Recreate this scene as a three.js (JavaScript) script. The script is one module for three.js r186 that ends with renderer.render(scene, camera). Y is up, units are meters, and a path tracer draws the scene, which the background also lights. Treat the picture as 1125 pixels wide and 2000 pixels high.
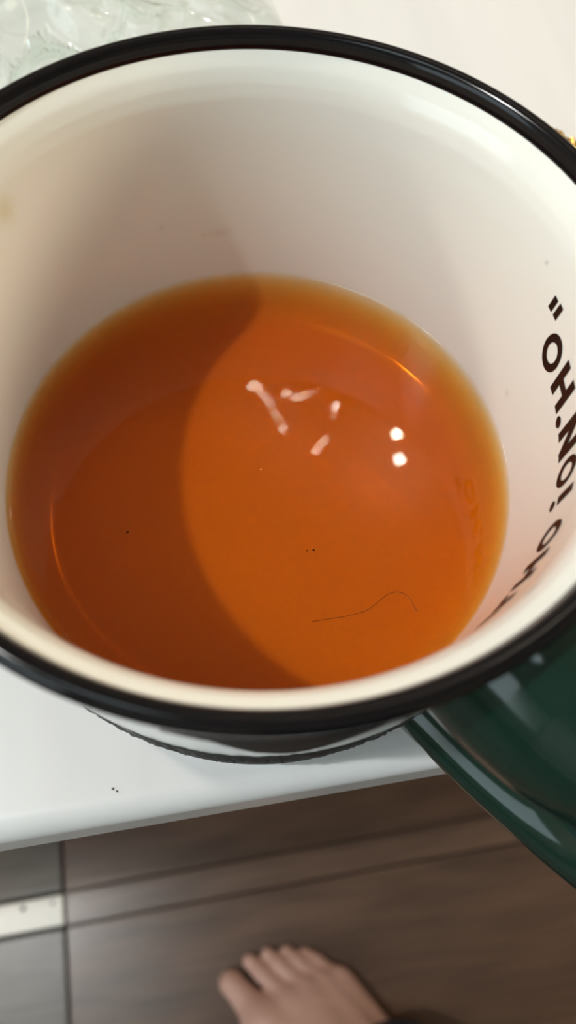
import * as THREE from 'three';
import { mergeGeometries, mergeVertices } from 'three/addons/utils/BufferGeometryUtils.js';
import { RoundedBoxGeometry } from 'three/addons/geometries/RoundedBoxGeometry.js';
import { MarchingCubes } from 'three/addons/objects/MarchingCubes.js';
import { RectAreaLightUniformsLib } from 'three/addons/lights/RectAreaLightUniformsLib.js';
import { createNoise2D, createNoise3D } from 'simplex-noise';

// ---------------------------------------------------------------- camera, sky, light, exposure
const Y0 = 0.8;                               // the mug's rim stands 0.8 m above the floor
const scene = new THREE.Scene();
const camera = new THREE.PerspectiveCamera(67.31, 1125 / 2000, 0.01, 30);
camera.position.set(0.00507, Y0 + 0.06893, 0.05671);
camera.rotation.set(-1.14667, 0, 0.10653, 'XYZ');
camera.focus = 0.122; camera.userData.fStop = 16;
scene.add(camera);
const renderer = new THREE.WebGLRenderer({ antialias: true });
renderer.toneMapping = THREE.LinearToneMapping;
renderer.toneMappingExposure = 1.08;
renderer.shadowMap.enabled = true;
renderer.shadowMap.type = THREE.PCFSoftShadowMap;
RectAreaLightUniformsLib.init();
scene.background = new THREE.Color(0.55, 0.75, 1.0);      // pale daylight outside the window
const TURN = 15.0 * Math.PI / 180;            // table, floor and walls are turned by this about the mug
const CT = Math.cos(TURN), ST = Math.sin(TURN);
const place = (a, y, b) => new THREE.Vector3(a * CT + b * ST, y, -a * ST + b * CT);
const LIGHT = { keyLamp: 2.75, backBulbs: 0.05, window: 2.4, globe: 2.2, smallGlobe: 1.9, panel: 2.6 };
const keyAt = new THREE.Vector3(-0.80, Y0 + 1.27, 0.245);
{
  const w = new THREE.RectAreaLight(new THREE.Color(0.82, 0.95, 0.94), LIGHT.window, 1.6, 1.5);
  w.position.copy(place(-2.13, 1.65, 1.15)); w.lookAt(place(2, 1.65, 1.15)); w.name = 'window_daylight'; scene.add(w);
  const p = new THREE.RectAreaLight(new THREE.Color(0.75, 0.95, 1.0), LIGHT.panel, 0.56, 0.56);   // cool ceiling panel, front left
  p.position.copy(place(-0.74, 2.69, 0.42)); p.rotation.set(-Math.PI / 2, 0, TURN); p.name = 'panel_glow'; scene.add(p);
}

// ---------------------------------------------------------------- helpers
let seed = 7;
const rnd = () => { seed = (seed + 0x6d2b79f5) | 0; let t = Math.imul(seed ^ (seed >>> 15), 1 | seed); t = (t + Math.imul(t ^ (t >>> 7), 61 | t)) ^ t; return ((t ^ (t >>> 14)) >>> 0) / 4294967296; };
const n2 = createNoise2D(rnd), n3 = createNoise3D(rnd);
const used = {};
const numbered = (n) => { used[n] = (used[n] ?? -1) + 1; return used[n] ? n + '_' + String(used[n]).padStart(3, '0') : n; };
function part(name, geo, mat, parent, label) {
  const m = new THREE.Mesh(geo, mat); m.name = name; m.castShadow = m.receiveShadow = true; parent.add(m);
  if (label) m.userData.label = label;
  return m;
}
function thing(name, label, category, group) {
  const g = new THREE.Group(); g.name = numbered(name); g.userData = { label, category }; if (group) g.userData.group = group;
  scene.add(g); return g;
}
function tag(o, label, category, group) { o.name = numbered(o.name); o.userData = { label, category }; if (group) o.userData.group = group; return o; }
function structure(name, geo, mat) { const m = part(name, geo, mat, scene); m.userData.kind = 'structure'; return m; }
function surface(nu, nv, f, closeU = false) {            // parametric grid, f(u, v) -> [x, y, z]
  const pos = [], uv = [], idx = [];
  for (let j = 0; j <= nv; j++) for (let i = 0; i <= nu; i++) { pos.push(...f(i / nu, j / nv)); uv.push(i / nu, j / nv); }
  for (let j = 0; j < nv; j++) for (let i = 0; i < nu; i++) { const a = j * (nu + 1) + i, b = a + 1, c = a + nu + 1, d = c + 1; idx.push(a, b, d, a, d, c); }
  const g = new THREE.BufferGeometry();
  g.setAttribute('position', new THREE.Float32BufferAttribute(pos, 3)); g.setAttribute('uv', new THREE.Float32BufferAttribute(uv, 2));
  g.setIndex(idx); g.computeVertexNormals(); return g;
}
const V2 = (x, y) => new THREE.Vector2(x, y);
const lathe = (pts, n = 192) => new THREE.LatheGeometry(pts.map(([r, y]) => V2(r, y)), n);
function dataTexture(w, h, f, srgb = true, repeat = true) {
  const d = new Uint8Array(w * h * 4);
  for (let y = 0; y < h; y++) for (let x = 0; x < w; x++) { const c = f(x / w, y / h), o = (y * w + x) * 4; d[o] = c[0] * 255; d[o + 1] = c[1] * 255; d[o + 2] = c[2] * 255; d[o + 3] = 255; }
  const t = new THREE.DataTexture(d, w, h); t.magFilter = THREE.LinearFilter; t.minFilter = THREE.LinearFilter;
  if (srgb) t.colorSpace = THREE.SRGBColorSpace;
  t.wrapS = t.wrapT = repeat ? THREE.RepeatWrapping : THREE.ClampToEdgeWrapping; t.needsUpdate = true; return t;
}
const clamp = (x, a = 0, b = 1) => Math.min(b, Math.max(a, x));
const std = (o) => new THREE.MeshStandardMaterial(o);
const phys = (o) => new THREE.MeshPhysicalMaterial(o);
const lin = (r, g, b) => new THREE.Color().setRGB(r, g, b);

// ---------------------------------------------------------------- materials
const M = {
  wall: std({ color: lin(0.55, 0.52, 0.48), roughness: 0.9 }),
  ceiling: std({ color: lin(0.34, 0.32, 0.29), roughness: 0.9 }),
  trim: std({ color: lin(0.8, 0.8, 0.78), roughness: 0.4 }),
  pane: phys({ color: 0xffffff, transmission: 1, thickness: 0, roughness: 0, ior: 1.5 }),
  table: phys({ map: dataTexture(512, 64, (u, v) => { const k = 0.895 + 0.012 * n2(u * 60, v * 2) + 0.008 * n2(u * 160, v * 1.5 + 7); return [k * 0.985, k, k * 1.003]; }), roughness: 0.28 }),
  tableEdge: phys({ color: lin(0.72, 0.71, 0.69), roughness: 0.4 }),
  leg: phys({ color: lin(0.7, 0.7, 0.68), roughness: 0.4 }),
  glaze: phys({ color: lin(0.80, 0.85, 0.83), roughness: 0.12 }),
  black: phys({ color: lin(0.004, 0.004, 0.005), roughness: 0.12, specularIntensity: 0.55 }),
  print: phys({ color: lin(0.012, 0.010, 0.009), roughness: 0.35 }),
  letter: phys({ color: lin(0.010, 0.0045, 0.003), roughness: 0.45, specularIntensity: 0.5 }),
  base: std({ color: lin(0.012, 0.014, 0.014), roughness: 0.6 }),
  green: phys({ color: lin(0.004, 0.021, 0.014), roughness: 0.12, specularIntensity: 0.8 }),
  tea: phys({ color: 0xffffff, metalness: 1, roughness: 0, transmission: 1, thickness: 0.013, ior: 1.33, attenuationColor: lin(0.795, 0.385, 0.055), attenuationDistance: 0.01, transparent: true, opacity: 0.022 }),
  hair: std({ color: lin(0.10, 0.035, 0.012), roughness: 0.5 }),
  film: phys({ color: lin(0.97, 0.985, 0.975), transmission: 1, thickness: 0, roughness: 0.06, ior: 1.42, side: THREE.DoubleSide }),
  gold: std({ color: lin(0.85, 0.55, 0.16), metalness: 1, roughness: 0.2 }),
  metalStrip: phys({ color: lin(0.86, 0.85, 0.78), roughness: 0.35 }),
  screw: std({ color: lin(0.06, 0.05, 0.045), roughness: 0.5, metalness: 0.6 }),
  skin: phys({ color: lin(0.56, 0.33, 0.26), roughness: 0.5 }),
  nail: phys({ color: lin(0.62, 0.38, 0.31), roughness: 0.3 }),
  trouser: std({ color: lin(0.012, 0.014, 0.03), roughness: 0.95 }),
  crumb: std({ color: lin(0.2, 0.19, 0.18), roughness: 0.9 }),
  leaf: std({ color: lin(0.03, 0.012, 0.005), roughness: 0.8 }),
  shade: std({ color: lin(0.55, 0.53, 0.5), roughness: 0.6 }),
  lampMetal: std({ color: lin(0.6, 0.56, 0.5), roughness: 0.3, metalness: 0.8 }),
  bulb: std({ color: 0xffffff, emissive: lin(0.95, 0.98, 0.98), emissiveIntensity: 60 }),
  bulbSmall: std({ color: 0xffffff, emissive: lin(1.0, 0.88, 0.7), emissiveIntensity: 150 }),
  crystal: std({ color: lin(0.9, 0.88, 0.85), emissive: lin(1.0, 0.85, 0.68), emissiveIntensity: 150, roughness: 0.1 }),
};

// ---------------------------------------------------------------- the room
const ROOM = { a0: -2.2, a1: 2.4, b0: -2.6, b1: 2.2, h: 2.75 };
function box(a0, a1, y0, y1, b0, b1) {
  const g = new THREE.BoxGeometry(a1 - a0, y1 - y0, b1 - b0); g.translate((a0 + a1) / 2, (y0 + y1) / 2, (b0 + b1) / 2); g.rotateY(TURN); return g;
}
{
  const { a0, a1, b0, b1, h } = ROOM, t = 0.12;
  structure('ceiling', box(a0 - t, a1 + t, h, h + t, b0 - t, b1 + t), M.ceiling);
  structure('wall_back', box(a0 - t, a1 + t, 0, h, b0 - t, b0), M.wall);
  structure('wall_front', box(a0 - t, a1 + t, 0, h, b1, b1 + t), M.wall);
  structure('wall_right', box(a1, a1 + t, 0, h, b0, b1), M.wall);
  const wb0 = 0.30, wb1 = 2.00, wy0 = 0.85, wy1 = 2.45;         // window opening in the left wall
  structure('wall_left', mergeGeometries([box(a0 - t, a0, 0, h, b0, wb0), box(a0 - t, a0, 0, h, wb1, b1), box(a0 - t, a0, 0, wy0, wb0, wb1), box(a0 - t, a0, wy1, h, wb0, wb1)]), M.wall);
  const f = 0.05;
  const win = new THREE.Group(); win.name = 'window_1'; win.userData.kind = 'structure'; scene.add(win);
  part('window_frame', mergeGeometries([box(a0 - 0.09, a0 - 0.03, wy0, wy1, wb0, wb0 + f), box(a0 - 0.09, a0 - 0.03, wy0, wy1, wb1 - f, wb1), box(a0 - 0.09, a0 - 0.03, wy0, wy0 + f, wb0 + f, wb1 - f), box(a0 - 0.09, a0 - 0.03, wy1 - f, wy1, wb0 + f, wb1 - f), box(a0 - 0.085, a0 - 0.035, wy0 + f, wy1 - f, 1.13, 1.17)]), M.trim, win);
  part('pane', box(a0 - 0.061, a0 - 0.059, wy0 + f, wy1 - f, wb0 + f, 1.13), M.pane, win);
  part('pane', box(a0 - 0.061, a0 - 0.059, wy0 + f, wy1 - f, 1.17, wb1 - f), M.pane, win);
}
// floor: wood-look planks, a narrow pale strip with a screw where two floors meet
{
  const grain = (r, g, b, k, s) => { const t = dataTexture(256, 256, (u, v) => {
    const ang = u * Math.PI * 2, x = Math.cos(ang) * 0.8, z = Math.sin(ang) * 0.8;
    const n = 0.5 * n3(x * 1.5 + s, v * 14, z * 1.5) + 0.3 * n3(x * 3 + s, v * 42, z * 3) + 0.35 * n2(u * 4 + s, v * 5);
    const m = 1 + k * n; return [clamp(r * m), clamp(g * m), clamp(b * m)]; }); return t; };
  const brown = [grain(0.39, 0.305, 0.25, 0.20, 1), grain(0.375, 0.29, 0.235, 0.22, 9)].map((map) => std({ map, roughness: 0.27 }));
  const grey = [grain(0.36, 0.335, 0.30, 0.25, 21), grain(0.335, 0.31, 0.28, 0.25, 33)].map((map) => std({ map, roughness: 0.33 }));
  const fl = new THREE.Group(); fl.name = 'floor'; fl.userData.kind = 'structure'; scene.add(fl);
  const { a0, a1, b0, b1 } = ROOM;
  part('subfloor', box(a0 - 0.12, a1 + 0.12, -0.12, -0.012, b0 - 0.12, b1 + 0.12), std({ color: lin(0.02, 0.015, 0.012), roughness: 0.9 }), fl);
  const plank = (x0, x1, z0, z1, mat, name = 'plank', g = 0.0018, up = 0) => {
    const geo = new RoundedBoxGeometry(x1 - x0 - 2 * g, 0.0118, z1 - z0 - 2 * g, 2, 0.0012);
    const p = geo.attributes.position, n = geo.attributes.normal, uv = geo.attributes.uv;
    for (let i = 0; i < p.count; i++) uv.setXY(i, (p.getX(i) + x0 * 1.7) / 1.4, (p.getZ(i) + z0 * 3.1) / 0.5);
    geo.translate((x0 + x1) / 2, -0.0059 + up, (z0 + z1) / 2); geo.rotateY(TURN);
    return part(name, geo, mat, fl);
  };
  let k = 0; const J = -0.199;
  const rows = []; for (let b = 0.057; b > b0; b -= 0.2) rows.push([Math.max(b0, b - 0.2), b]);
  rows.reverse(); rows.push([0.057, 0.088]); for (let b = 0.088; b < b1; b += 0.2) rows.push([b, Math.min(b1, b + 0.2)]);
  for (const [z0, z1] of rows) {
    const strip = z1 - z0 < 0.05 && z0 > 0;
    for (let x = J; x > a0; x -= 0.6) plank(Math.max(a0, x - 0.6), x, z0, z1, strip ? M.metalStrip : grey[k++ % 2], strip ? 'threshold_strip' : 'plank');
    for (let x = J; x < a1; x += 1.2) plank(x, Math.min(a1, x + 1.2), z0, z1, brown[k++ % 2], strip ? 'edge_plank' : 'plank', strip ? 0.0007 : 0.0007);
  }
  for (const [a, b, r] of [[-0.2397, 0.0650, 0.0024], [-0.2110, 0.0650, 0.0016]]) {
    const g = new THREE.LatheGeometry([V2(0, 0.0011), V2(r * 0.6, 0.001), V2(r, 0.0004), V2(r, -0.002)], 20); const q = place(a, 0, b); g.translate(q.x, q.y, q.z); part('screw', g, M.screw, fl);
  }
}

// ---------------------------------------------------------------- table
const TABLE_TOP = Y0 - 0.058;
{
  const t = thing('table', 'white glossy table with a straight rounded front edge, carrying the mug', 'table');
  const g = new RoundedBoxGeometry(1.5, 0.026, 0.82, 5, 0.004); g.translate(0.15, -0.013, 0.0480 - 0.41);
  t.position.set(0, TABLE_TOP, 0); t.rotation.y = TURN;
  part('tabletop', g, M.table, t);
  for (const [a, b] of [[-0.54, -0.02], [0.84, -0.02], [-0.54, -0.71], [0.84, -0.71]]) {
    const l = new RoundedBoxGeometry(0.045, TABLE_TOP - 0.026, 0.045, 3, 0.005); l.translate(a, -0.026 - (TABLE_TOP - 0.026) / 2, b); part('leg', l, M.leg, t);
  }
}

// ---------------------------------------------------------------- mug
const PROFILE = [[0.045, -0.0015], [0.0433, -0.0032], [0.0425, -0.005], [0.04205, -0.007], [0.04185, -0.009], [0.0416, -0.012], [0.0412, -0.020], [0.0407, -0.030], [0.0402, -0.0405], [0.0401, -0.0435], [0.0398, -0.0462], [0.0391, -0.0487], [0.0381, -0.0502], [0.0368, -0.0511], [0.0352, -0.0515]];
const R = (y) => {                                                // inner wall radius at height y below the rim
  if (y >= PROFILE[0][1]) return PROFILE[0][0] + (y - PROFILE[0][1]) * 0.6;
  for (let i = 1; i < PROFILE.length; i++) if (y >= PROFILE[i][1]) { const t = (y - PROFILE[i - 1][1]) / (PROFILE[i][1] - PROFILE[i - 1][1]); return PROFILE[i - 1][0] + t * (PROFILE[i][0] - PROFILE[i - 1][0]); }
  return 0.0352;
};
const RO = (y) => 0.0468 + (y + 0.006) * 0.0635;                 // outer wall
const mug = thing('mug', 'white ceramic mug with black rim, dark green handle and brown lettering inside', 'mug');
mug.position.set(0, TABLE_TOP, 0);
const UP = 0.058;                                                 // mug coordinates: rim plane at y = 0.058
const deg = Math.PI / 180;
const TEA = -0.0412, FLOOR = -0.0515, RF = 0.0352;
{
  const up = (pts) => pts.map(([r, y]) => [r, y + UP]);
  // inside: stains and small marks are in the colour map; v runs with height
  const inside = [[0.0001, FLOOR], [0.015, FLOOR], [0.025, FLOOR], [0.0335, FLOOR]];
  for (let i = 0; i <= 40; i++) { const y = FLOOR + (i / 40) * (-0.0125 - FLOOR); inside.push([R(y), y]); }
  for (let i = 1; i <= 24; i++) { const y = -0.0125 + (i / 24) * 0.0113; inside.push([R(y), y]); }
  const gi = lathe(up(inside).reverse(), 256);
  const p = gi.attributes.position, uv = gi.attributes.uv;
  for (let i = 0; i < p.count; i++) uv.setY(i, (p.getY(i) - UP + 0.055) / 0.055);
  // lathe u: angle phi from +z towards +x; azimuth here is atan2(z, x)
  const uOf = (az) => (((90 - az) / 360) % 1 + 1) % 1;
  const spots = [[207.2, -0.0105, 2.2, 0.0020, 0.13, [0.8, 0.72, 0.42]], [253.6, -0.0313, 2.2, 0.0007, 0.05, [0.72, 0.58, 0.4]], [250, -0.0315, 0.9, 0.0004, 0.05, [0.7, 0.55, 0.38]], [240, -0.0279, 0.9, 0.0006, 0.05, [0.7, 0.6, 0.42]], [-20.8, -0.0339, 0.8, 0.0006, 0.06, [0.6, 0.5, 0.42]], [-29.1, -0.0110, 0.4, 0.0003, 0.14, [0.5, 0.45, 0.4]]];
  const map = dataTexture(2048, 256, (u, v) => {
    const y = v * 0.055 - 0.055; let c = [0.918, 0.93, 0.905];
    for (const [az, sy, wa, wy, k, col] of spots) {
      let da = (u - uOf(az)) * 360; da -= 360 * Math.round(da / 360);
      if (Math.abs(da) > wa * 3 || Math.abs(y - sy) > wy * 3) continue;
      const wob = 1 + 0.35 * n2(u * 300, v * 40), m = k * Math.exp(-((da / wa) ** 2 + ((y - sy) / wy) ** 2) * wob);
      c = c.map((x, i) => x * (1 - m * 2) + col[i] * x * m * 2);
    }
    return c;
  });
  part('inner_wall', gi, phys({ map, roughness: 0.14 }), mug);
  const out = []; out.push([0.0001, -0.0565], [0.036, -0.0565], [0.0375, -0.058], [0.041, -0.058], [RO(-0.056), -0.0565]);
  for (let i = 0; i <= 24; i++) { const y = -0.0555 + (i / 24) * (0.0555 - 0.003); out.push([RO(y), y]); }
  part('outer_wall', lathe(up(out), 192), M.glaze, mug);
  // rim: black rolled lip
  const lip = [[0.0455, -0.0042], [0.0452, -0.0026], [R(-0.0017) - 0.00012, -0.0017]];
  for (let i = 0; i <= 20; i++) { const a = Math.PI - (i / 20) * Math.PI * 1.12; lip.push([0.04615 + Math.cos(a) * 0.00122, -0.0009 + Math.sin(a) * 0.0014]); }
  lip.push([0.04712, -0.0026], [0.04695, -0.0048], [0.0468, -0.0062], [0.0464, -0.0064], [0.0458, -0.0060]);
  part('rim', lathe(up(lip).reverse(), 256), M.black, mug, 'glossy black rolled rim');
  // dark print hanging below the rim on the near outside, and the rough dark ring round the foot
  const edge = [[68.3, -0.0087], [70.7, -0.0167], [73.9, -0.0250], [76.5, -0.0288], [79.7, -0.0300], [84.6, -0.0255], [88.7, -0.0161], [90.3, -0.0112], [95, -0.0085]];
  const yb = (az) => { if (az <= edge[0][0]) return edge[0][1]; for (let i = 1; i < edge.length; i++) if (az <= edge[i][0]) { const t = (az - edge[i - 1][0]) / (edge[i][0] - edge[i - 1][0]); return edge[i - 1][1] + t * (edge[i][1] - edge[i - 1][1]); } return edge.at(-1)[1]; };
  part('print', surface(80, 12, (u, v) => { const az = 66 + u * 30, y = -0.0055 + v * (yb(az) + 0.0055), r = RO(y) + 0.00012; return [r * Math.cos(az * deg), y + UP, r * Math.sin(az * deg)]; }), phys({ color: lin(0.011, 0.010, 0.009), roughness: 0.6, side: THREE.DoubleSide }), mug, 'dark printed picture on the outside, just under the rim');
  part('foot_ring', surface(720, 14, (u, v) => {
    const a = u * 2 * Math.PI, A = a * 57.3, top = -0.0370 + 0.0012 * n2(A * 0.35, 3) + 0.0009 * n2(A * 1.1, 8), y = top + v * (-0.0575 - top);
    const r = RO(y) + 0.00012 + (v > 0.2 ? 0.00035 * (0.5 + 0.5 * n2(A * 0.55, v * 2)) + 0.0002 * n2(A * 1.6, v * 5) : 0) * Math.sin(Math.PI * clamp(v * 1.1)); return [r * Math.cos(-a), y + UP, r * Math.sin(-a)];
  }), M.base, mug, 'rough dark ring round the foot');
}
// handle: broad dark green loop
{
  const az = 42.8 * deg, ex = Math.cos(az), ez = Math.sin(az);
  //          r       y       half width  half thickness
  const K = [[0.0428, -0.0206, 0.0122, 0.0150], [0.0490, -0.0204, 0.0121, 0.0148], [0.0545, -0.0198, 0.0118, 0.0140], [0.0600, -0.0190, 0.0108, 0.0128], [0.0640, -0.0190, 0.0098, 0.0115], [0.0715, -0.0215, 0.0090, 0.0092], [0.0765, -0.0275, 0.0086, 0.0078], [0.0775, -0.0340, 0.0085, 0.0074], [0.0735, -0.0410, 0.0086, 0.0072], [0.0660, -0.0455, 0.0088, 0.0068], [0.0560, -0.0475, 0.0094, 0.0066], [0.0430, -0.0475, 0.0100, 0.0066]];
  const cp = new THREE.CatmullRomCurve3(K.map(([r, y]) => new THREE.Vector3(r, y, 0))), cw = new THREE.CatmullRomCurve3(K.map(([, , w, t]) => new THREE.Vector3(w, t, 0)));
  const sgn = (x, p) => Math.sign(x) * Math.abs(x) ** p;
  const g = surface(64, 110, (u, v) => {
    const p = cp.getPoint(v), tn = cp.getTangent(v), w = cw.getPoint(v), a = u * 2 * Math.PI, c = sgn(Math.cos(a), 2 / 2.2) * w.x, s = sgn(Math.sin(a), 2 / 2.2) * w.y;
    const r = p.x - tn.y * s, y = p.y + tn.x * s;                 // across: tangential c, in-plane normal s
    return [r * ex - ez * c, y + UP, r * ez + ex * c];
  });
  part('handle', g, M.green, mug, 'broad glossy dark green handle');
}
// lettering on the inner wall: strokes in (azimuth degrees at the baseline, height in cap heights)
{
  const BASE = -0.0217, CAP = 0.0060, SLANT = -0.3, T = 0.00138;  // metres
  const DEG = 0.0412 * deg;                                        // metres per degree along the wall
  const at = (x, h) => { const y = BASE + clamp((x - 14) / 12) * 0.0006 + h * CAP * (1 + 0.12 * clamp((x - 14) / 12)), r = R(y) - 0.00008, a = (x + SLANT * h) * deg; return [r * Math.cos(a), y + UP, r * Math.sin(a)]; };
  const ribbon = (line, w = T) => {                                // line: [[x deg, h]...] -> a band of constant width
    const P = line.map(([x, h]) => [x * DEG, h * CAP]), L = [], n = P.length;
    for (let i = 0; i < n; i++) { const a = P[Math.max(0, i - 1)], b = P[Math.min(n - 1, i + 1)], d = Math.hypot(b[0] - a[0], b[1] - a[1]); L.push([-(b[1] - a[1]) / d, (b[0] - a[0]) / d]); }
    return surface(n - 1, 2, (u, v) => { const i = Math.round(u * (n - 1)), k = (v - 0.5) * w; return at((P[i][0] + L[i][0] * k) / DEG, (P[i][1] + L[i][1] * k) / CAP); });
  };
  const bar = (x0, h0, x1, h1, w) => ribbon(Array.from({ length: 13 }, (_, i) => [x0 + (x1 - x0) * i / 12, h0 + (h1 - h0) * i / 12]), w);
  const disc = (x, h, rad) => surface(24, 4, (u, v) => at(x + Math.cos(u * 6.28319) * rad * v / DEG, h + Math.sin(u * 6.28319) * rad * v / CAP));
  const O = (x, rx = 2.75) => { const ry = 0.41; return surface(72, 3, (u, v) => { const a = u * 6.28319, k = 1.14 - v * 0.44; const kx = 1.14 - v * 0.50; return at(x + Math.cos(a) * rx * kx, 0.5 + Math.sin(a) * ry * (1.25 - v * 0.58)); }); };
  const H = (x) => mergeGeometries([bar(x, -0.02, x, 1.02), bar(x + 4.4, -0.02, x + 4.4, 1.02), bar(x, 0.5, x + 4.4, 0.5)]);
  const N = (x) => mergeGeometries([bar(x, -0.02, x, 1.02), bar(x + 4.5, -0.02, x + 4.5, 1.02), bar(x, 1.0, x + 4.5, 0.0)]);
  const bang = (x) => mergeGeometries([bar(x, 0.30, x, 1.05), disc(x - 0.1, 0.02, 0.0008)]);
  const dbl = M.letter.clone(); dbl.side = THREE.DoubleSide;
  const put = (g) => part('letter', g, dbl, mug);
  put(mergeGeometries([bar(-22.6, 1.10, -22.3, 1.50, 0.00100), bar(-20.5, 1.10, -20.2, 1.52, 0.00100)]));
  put(O(-16.1, 2.85)); put(H(-10.3)); put(disc(-2.9, 0.03, 0.00085)); put(N(0.5)); put(O(10.1, 2.4)); put(bang(15.7));
  put(O(24.4, 2.6)); put(H(30.0)); put(disc(37.2, 0.03, 0.00085)); put(N(39.8)); put(O(49.2, 2.4)); put(bang(54.8));
}

// ---------------------------------------------------------------- tea and what floats in it
{
  const pts = [[0.0001, TEA], [0.020, TEA], [0.0375, TEA]];
  for (let i = 1; i <= 14; i++) { const t = i / 14; pts.push([0.0375 + (R(TEA + 0.0009) + 0.0003 - 0.0375) * t, TEA + 0.0009 * t ** 4]); }
  pts.push([R(TEA) + 0.0007, TEA - 0.0006]); for (let i = 1; i <= 12; i++) { const y = TEA + (FLOOR - TEA) * i / 12; pts.push([R(y) + 0.0006, y - 0.0002]); } pts.push([0.0001, FLOOR - 0.0004]);
  const g = lathe(pts.map(([r, y]) => [r, y - TEA]).reverse(), 256);
  const tea = part('tea', g, M.tea, scene); tag(tea, 'clear amber tea filling the lower part of the mug', 'tea');
  tea.position.set(0, Y0 + TEA, 0);
  const hp = [[10.5, 23.4], [12.7, 23.0], [16.5, 22.1], [18.8, 21.0], [20.6, 19.2], [21.8, 18.2], [22.9, 17.8], [24.0, 17.9], [24.9, 18.6], [26.1, 20.6]];
  const curve = new THREE.CatmullRomCurve3(hp.map(([x, z], i) => new THREE.Vector3(x / 1000, -0.0425 - (i < 2 ? 0.0008 * (2 - i) : 0), z / 1000)));
  const h = part('hair', new THREE.TubeGeometry(curve, 80, 0.00005, 6), M.hair, scene); tag(h, 'thin dark curved hair floating in the orange tea', 'hair'); h.position.y = Y0;
  const sg = new THREE.IcosahedronGeometry(0.00019, 1);
  [[9.7, 12.1, 'larger dark tea speck near the middle of the tea'], [8.7, 12.3, 'smaller dark tea speck just left of the larger one'], [-19.6, 12.4, 'lone dark speck in the shaded left half of the tea']].forEach(([x, z, label], i) => {
    const s = part('tea_speck', sg, M.leaf, scene); tag(s, label, 'speck', 'specks in the tea'); s.position.set(x / 1000, Y0 - 0.0433, z / 1000); s.scale.set([1.1, 0.7, 1.3][i], 0.5, [0.9, 0.7, 1.0][i]);
  });
}

// ---------------------------------------------------------------- clear plastic wrapper behind the mug
{
  const W = 0.150, D = 0.145, ring = [0.087, 0.078];
  const ridge = (x, y) => { let s = 0, a = 1, f = 1; for (let i = 0; i < 2; i++) { s += a * (1 - Math.abs(n2(x * f + i * 7.3, y * f - i * 3.1))) ** 7; a *= 0.5; f *= 2.05; } return s; };
  const sheet = (lift, s) => surface(260, 250, (u, v) => {
    const x = u * W, z = v * D, e = Math.min(1, Math.min(u, 1 - u, v, 1 - v) * 7);
    let y = 0.0006 + e * (lift + 0.0110 * ridge(x * 11 + s + 0.22 * n2(x * 34, z * 34), z * 12 + s * 1.7) + 0.005 * n2(x * 11 + s, z * 11) + 0.0006 * n2(x * 90 + s, z * 90));
    const d = Math.hypot(x - ring[0], z - ring[1]); y += e * 0.0022 * Math.exp(-(((d - 0.0055) / 0.0011) ** 2)) - e * 0.0015 * Math.exp(-((d / 0.004) ** 2));
    return [x - W / 2 + 0.004 * n2(z * 30, s), Math.max(0.0004, y), z - D / 2 + 0.004 * n2(x * 30, s + 5)];
  });
  const t = thing('plastic_wrapper', 'crumpled clear plastic wrapper lying on the white table behind the black mug rim', 'wrapper');
  t.position.set(-0.098, TABLE_TOP, -0.150); t.rotation.y = 0.35;
  part('film', sheet(0.004, 2), M.film, t);
  part('film', sheet(0.001, 11), M.film, t);
}
// scrap of gold foil, two crumbs
{
  const g = surface(14, 8, (u, v) => [u * 0.009 - 0.0045, 0.0012 + 0.0016 * Math.abs(n2(u * 3, v * 3)) , v * 0.005 - 0.0025]);
  M.gold.side = THREE.DoubleSide;
  const f = part('foil_scrap', g, M.gold, scene); tag(f, 'tiny scrap of shiny gold foil on the table behind the rim', 'scrap'); f.position.set(0.0597, TABLE_TOP - 0.0010, -0.1025); f.rotation.y = -0.7;
  const cg = new THREE.IcosahedronGeometry(0.0002, 1);
  [[-17.3, 49.2, 1, 'larger of two dark crumbs on the white table front'], [-16.6, 49.5, 0.8, 'smaller of two dark crumbs on the white table front']].forEach(([x, z, s, label]) => { const c = part('crumb', cg, M.crumb, scene); tag(c, label, 'crumb', 'crumbs on the table'); c.position.set(x / 1000, TABLE_TOP + 0.0001, z / 1000); c.scale.setScalar(s); });
}

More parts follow.
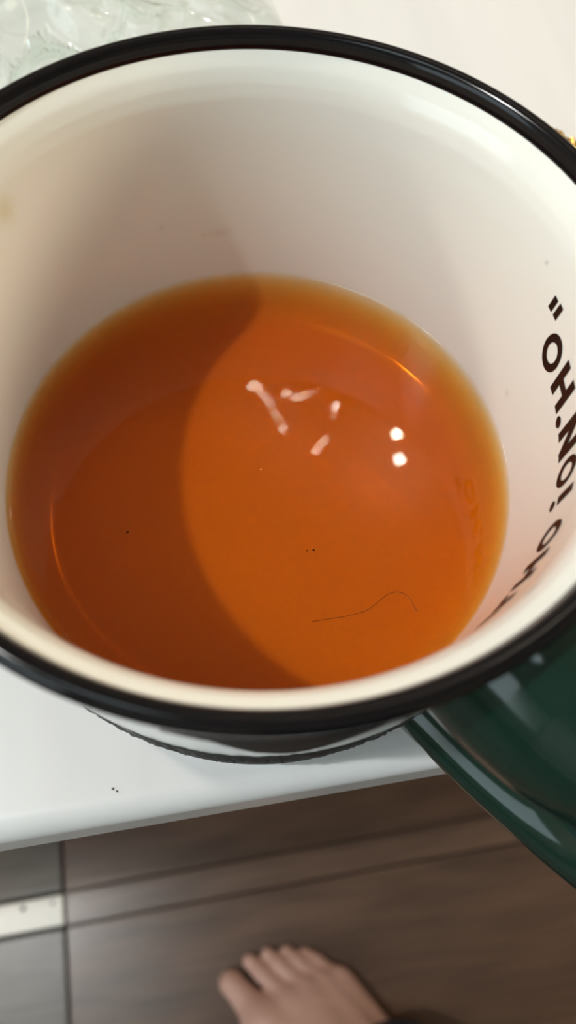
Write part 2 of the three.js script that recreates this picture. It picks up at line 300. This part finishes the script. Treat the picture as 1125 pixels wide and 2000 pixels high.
// ---------------------------------------------------------------- person: bare right foot below the table
{
  const person = thing('person', 'bare foot with spread toes on the brown floor, under a dark navy trouser hem', 'person');
  const moved = new Set(), bones = [];                                                // [x0,y0,z0,r0, x1,y1,z1,r1] in mm above the floor
  const B = (a, ra, b, rb) => bones.push([a, ra, b, rb]);
  // toes: tip, knuckle, ball
  const ball1 = [37, 22, 178], ball2 = [62, 24, 162], ball3 = [77, 22, 153], ball4 = [92, 19, 146], ball5 = [107, 16, 142];
  B([4, 11.5, 153.5], 11.6, [19, 13.5, 165], 12); B([19, 13.5, 165], 11.8, ball1, 18);
  B([19.5, 9, 134.5], 7.2, [33, 15, 143], 7.4); B([33, 15, 143], 7.4, ball2, 9.5);
  B([36, 8, 127], 6.8, [48, 14, 134], 7.0); B([48, 14, 134], 7, ball3, 9.5);
  B([54, 8, 123.5], 6.5, [65, 12, 130], 6.8); B([65, 12, 130], 6.8, ball4, 9.5);
  B([72, 7, 123.5], 6.2, [84, 10, 129], 7); B([84, 10, 129], 7, ball5, 9.5);
  // metatarsals to the instep and ankle, heel
  const ins = [128, 62, 214];
  B(ball1, 18, ins, 25); B(ball2, 14, ins, 25); B(ball3, 14, ins, 24); B(ball4, 13, [140, 48, 200], 22); B(ball5, 13, [165, 26, 205], 20);
  B([165, 26, 205], 20, [192, 27, 262], 27); B(ball1, 17, [160, 34, 255], 24); B(ins, 26, [160, 88, 240], 34); B([160, 88, 240], 34, [190, 30, 262], 29); B([160, 88, 240], 34, [156, 260, 246], 42); B([156, 260, 246], 44, [152, 420, 245], 54);
  for (const [a, , b] of bones) for (const q of new Set([a, b])) moved.add(q);
  for (const q of moved) { q[0] -= 5; q[2] += 14; }
  const lo = [-24, -4, 122], size = 256, N = 160, cell = size / N;
  const mc = new MarchingCubes(N, new THREE.MeshBasicMaterial(), false, false, 400000); mc.isolation = 0;
  const field = mc.field;
  const sdf = (x, y, z) => {
    const s = x * 0.77 + z * 0.64, l = x * 0.64 - z * 0.77, back = clamp((s - 106 - 0.8 * Math.max(0, l + 104) - 18) / 26);   // 0 at the toes, 1 on the instep
    const k = y > 45 ? 4 : 1.6 + 2.6 * back * back * (3 - 2 * back); let e = 0;
    for (let i = 0; i < bones.length; i++) {
      const [a, ra, b, rb] = bones[i]; const bx = b[0] - a[0], by = b[1] - a[1], bz = b[2] - a[2], px = x - a[0], py = y - a[1], pz = z - a[2];
      const t = clamp((px * bx + py * by + pz * bz) / (bx * bx + by * by + bz * bz)), d = Math.hypot(px - bx * t, py - by * t, pz - bz * t) - (ra + (rb - ra) * t);
      e += Math.exp(-clamp(d, -30, 60) / k);
    }
    let d = -k * Math.log(e + 1e-30);
    return Math.max(d, -y + 0.3);                                   // sole flat on the floor
  };
  for (let k = 0; k < N; k++) for (let j = 0; j < N; j++) for (let i = 0; i < N; i++) {
    const x = lo[0] + (i) * cell, y = lo[1] + (j) * cell, z = lo[2] + (k) * cell;
    field[i + j * N + k * N * N] = y > 245 ? -50 : -sdf(x, y, z);
  }
  mc.update();
  const cnt = mc.count, pos = new Float32Array(cnt * 3), src = mc.positionArray;
  for (let i = 0; i < cnt; i++) for (let c = 0; c < 3; c++) pos[i * 3 + c] = (lo[c] + ((src[i * 3 + c] + 1) / 2) * N * cell) / 1000;
  let g = new THREE.BufferGeometry(); g.setAttribute('position', new THREE.BufferAttribute(pos, 3)); g = mergeVertices(g, 1e-6); g.computeVertexNormals();
  part('foot', g, M.skin, person);
  // nails
  for (const [x, y, z, rx, rz, dx, dz, pitch] of [[3, 20.6, 153, 6.5, 5.5, -0.8, -0.6, 0.25], [18.5, 15.6, 134, 3.6, 3.2, -0.84, -0.54, 0.3], [35, 14.2, 126.5, 3.3, 3.0, -0.86, -0.5, 0.3], [53, 13.8, 123, 3.1, 2.8, -0.86, -0.5, 0.3], [71, 12.6, 123, 2.8, 2.4, -0.9, -0.4, 0.3]]) {
    const ng = new THREE.SphereGeometry(1, 20, 10); ng.scale(rz / 1000, 0.0011, rx / 1000);
    const m = part('toenail', ng, M.nail, person); m.position.set((x - 5) / 1000, y / 1000, (z + 14) / 1000); m.rotation.set(0, Math.atan2(dx, dz), 0); m.rotateX(pitch);
  }
  const tg = surface(96, 90, (u, v) => {                             // hem at the ankle, knee, thigh, closed above
    const a = u * 2 * Math.PI, w = Math.min(1, v / 0.9), y = 0.058 + w * 0.74 + (v > 0.9 ? 0.05 * Math.sin((v - 0.9) * 5 * Math.PI) : 0), cx = 0.156 - 0.03 * w, cz = 0.255 + 0.02 * Math.sin(w * 3) + 0.11 * w * w;
    const cap = v > 0.9 ? Math.cos((v - 0.9) * 5 * Math.PI) : 1;
    const r = cap * (0.0775 - 0.006 * Math.sin(Math.min(1, w * 2.2) * Math.PI) + 0.026 * w * w + 0.0022 * Math.sin(a * 5 + w * 14) * (1 - w * 0.5) + 0.0015 * n2(Math.cos(a) * 2 + w * 9, Math.sin(a) * 2));
    return [cx + r * Math.cos(-a), y + (v < 0.02 ? 0.004 * Math.sin(a * 2) : 0), cz + r * Math.sin(-a)];
  });
  M.trouser.side = THREE.DoubleSide;
  part('trouser_leg', tg, M.trouser, person, 'dark navy trouser leg');
}

// ---------------------------------------------------------------- lamps under the ceiling
const ceilY = ROOM.h;
function ceilingLamp(pos, label, power, radius, color) {
  const t = thing('ceiling_lamp', label, 'lamp'); t.position.set(pos.x, pos.y, pos.z);
  const drop = ceilY - pos.y;
  part('rod', new THREE.CylinderGeometry(0.004, 0.004, drop - 0.06, 12).translate(0, 0.058 + (drop - 0.06) / 2, 0), M.lampMetal, t);
  part('canopy', new THREE.LatheGeometry([V2(0, drop - 0.03), V2(0.05, drop - 0.028), V2(0.06, drop - 0.001), V2(0, drop)], 32), M.lampMetal, t);
  part('socket', new THREE.LatheGeometry([V2(radius * 0.5, radius * 0.9), V2(radius * 0.72, radius + 0.012), V2(0.011, 0.056), V2(0, 0.058)], 32), M.lampMetal, t);
  part('shade', new THREE.LatheGeometry([V2(0.012, 0.058), V2(0.05, 0.052), V2(0.11, 0.0), V2(0.155, -0.075), V2(0.158, -0.075), V2(0.158, -0.072), V2(0.113, 0.004), V2(0.052, 0.056), V2(0.012, 0.062)], 48), M.shade, t);
  part('bulb', new THREE.SphereGeometry(radius, 32, 20), M.bulb, t);
  const l = new THREE.PointLight(color, power, 0, 2); l.shadow.radius = radius / 0.02; l.castShadow = true; l.name = 'bulb_glow'; t.add(l);
}
ceilingLamp(keyAt, 'pendant lamp with a pale metal shade hanging left of the table', LIGHT.keyLamp, 0.023, new THREE.Color(0.95, 0.98, 0.98));
{
  // small chandelier beyond the mug: two bare bulbs and chains of glass drops, seen as sparkles in the tea
  const t = thing('chandelier', 'small glass chandelier with two bulbs, mirrored as sparkles in the tea', 'lamp');
  const Y = Y0 + 1.9, D = (x, y, z) => new THREE.Vector3(x, Y + y, z);
  part('ceiling_rose', new THREE.LatheGeometry([V2(0, 0), V2(0.09, 0.002), V2(0.10, ceilY - Y - 0.001), V2(0, ceilY - Y)].map((p) => V2(p.x, p.y)), 40).translate(0.12, Y, -1.32), M.lampMetal, t);
  const tube = (pts, r) => new THREE.TubeGeometry(new THREE.CatmullRomCurve3(pts), 30, r, 8);
  const bulbs = [[0.305, -0.06, -1.135, 0.012], [0.315, -0.06, -1.05, 0.012]];
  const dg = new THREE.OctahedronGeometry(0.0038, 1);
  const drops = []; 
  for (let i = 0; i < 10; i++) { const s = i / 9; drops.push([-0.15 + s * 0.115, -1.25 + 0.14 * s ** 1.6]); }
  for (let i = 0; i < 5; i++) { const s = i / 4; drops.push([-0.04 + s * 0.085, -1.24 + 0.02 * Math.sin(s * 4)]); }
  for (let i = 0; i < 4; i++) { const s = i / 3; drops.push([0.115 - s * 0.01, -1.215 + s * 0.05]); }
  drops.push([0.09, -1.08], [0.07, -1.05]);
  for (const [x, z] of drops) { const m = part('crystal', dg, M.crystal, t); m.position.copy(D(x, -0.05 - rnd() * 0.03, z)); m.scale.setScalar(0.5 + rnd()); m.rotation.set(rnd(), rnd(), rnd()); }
  const c = D(0.12, 0.0, -1.32);
  part('arm', tube([c, D(-0.02, -0.03, -1.30), D(-0.10, -0.04, -1.28), D(-0.15, -0.05, -1.295)], 0.003), M.lampMetal, t);
  part('arm', tube([c, D(0.05, -0.03, -1.25), D(-0.02, -0.04, -1.18), D(-0.04, -0.05, -1.155)], 0.003), M.lampMetal, t);
  for (const [x, y, z, r] of bulbs) {
    part('arm', tube([c, D(x - 0.1, 0.0, z), D(x - 0.02, -0.01, z), D(x, y + 0.03, z)], 0.004), M.lampMetal, t);
    const m = part('bulb', new THREE.SphereGeometry(r, 24, 16), M.bulbSmall, t); m.position.copy(D(x, y, z));
    const l = new THREE.PointLight(new THREE.Color(1.0, 0.86, 0.66), LIGHT.backBulbs, 0, 2); l.position.copy(D(x, y, z)); l.shadow.radius = r / 0.02; l.castShadow = true; l.name = 'bulb_glow'; t.add(l);
  }
}

{
  const t2 = thing('ceiling_panel', 'square cool white light panel set under the ceiling', 'lamp'); t2.position.copy(place(-0.74, 2.70, 0.42)); t2.rotation.y = TURN;
  part('housing', new RoundedBoxGeometry(0.62, 0.045, 0.62, 3, 0.006).translate(0, 0.026, 0), M.trim, t2);
  part('light_diffuser', new RoundedBoxGeometry(0.57, 0.006, 0.57, 2, 0.002).translate(0, 0.002, 0), std({ color: lin(0.8, 0.8, 0.8), emissive: lin(0.75, 0.95, 1.0), emissiveIntensity: 1 }), t2);
}
function globeLamp(pos, r, power, color, glow, label) {
  const t = thing('globe_lamp', label, 'lamp'); t.position.copy(pos);
  const top = ceilY - pos.y;
  part('cord', new THREE.CylinderGeometry(0.003, 0.003, top - r, 8).translate(0, r + (top - r) / 2, 0), M.lampMetal, t);
  part('globe_shade', new THREE.SphereGeometry(r, 48, 32), std({ color: lin(0.8, 0.76, 0.7), emissive: color, emissiveIntensity: glow, roughness: 0.8 }), t);
  const l = new THREE.PointLight(color, power, 0, 2); l.shadow.radius = (r - 0.006) / 0.02; l.castShadow = true; l.name = 'globe_glow'; t.add(l);
}
globeLamp(new THREE.Vector3(1.15, Y0 + 0.50, -0.5), 0.21, LIGHT.globe, new THREE.Color(1.0, 0.84, 0.63), 4, 'large round white paper globe lamp hanging right of the table');
globeLamp(new THREE.Vector3(-1.25, Y0 + 0.80, -0.45), 0.09, LIGHT.smallGlobe, new THREE.Color(1.0, 0.81, 0.69), 9, 'small round globe lamp hanging left of the table');

renderer.render(scene, camera);
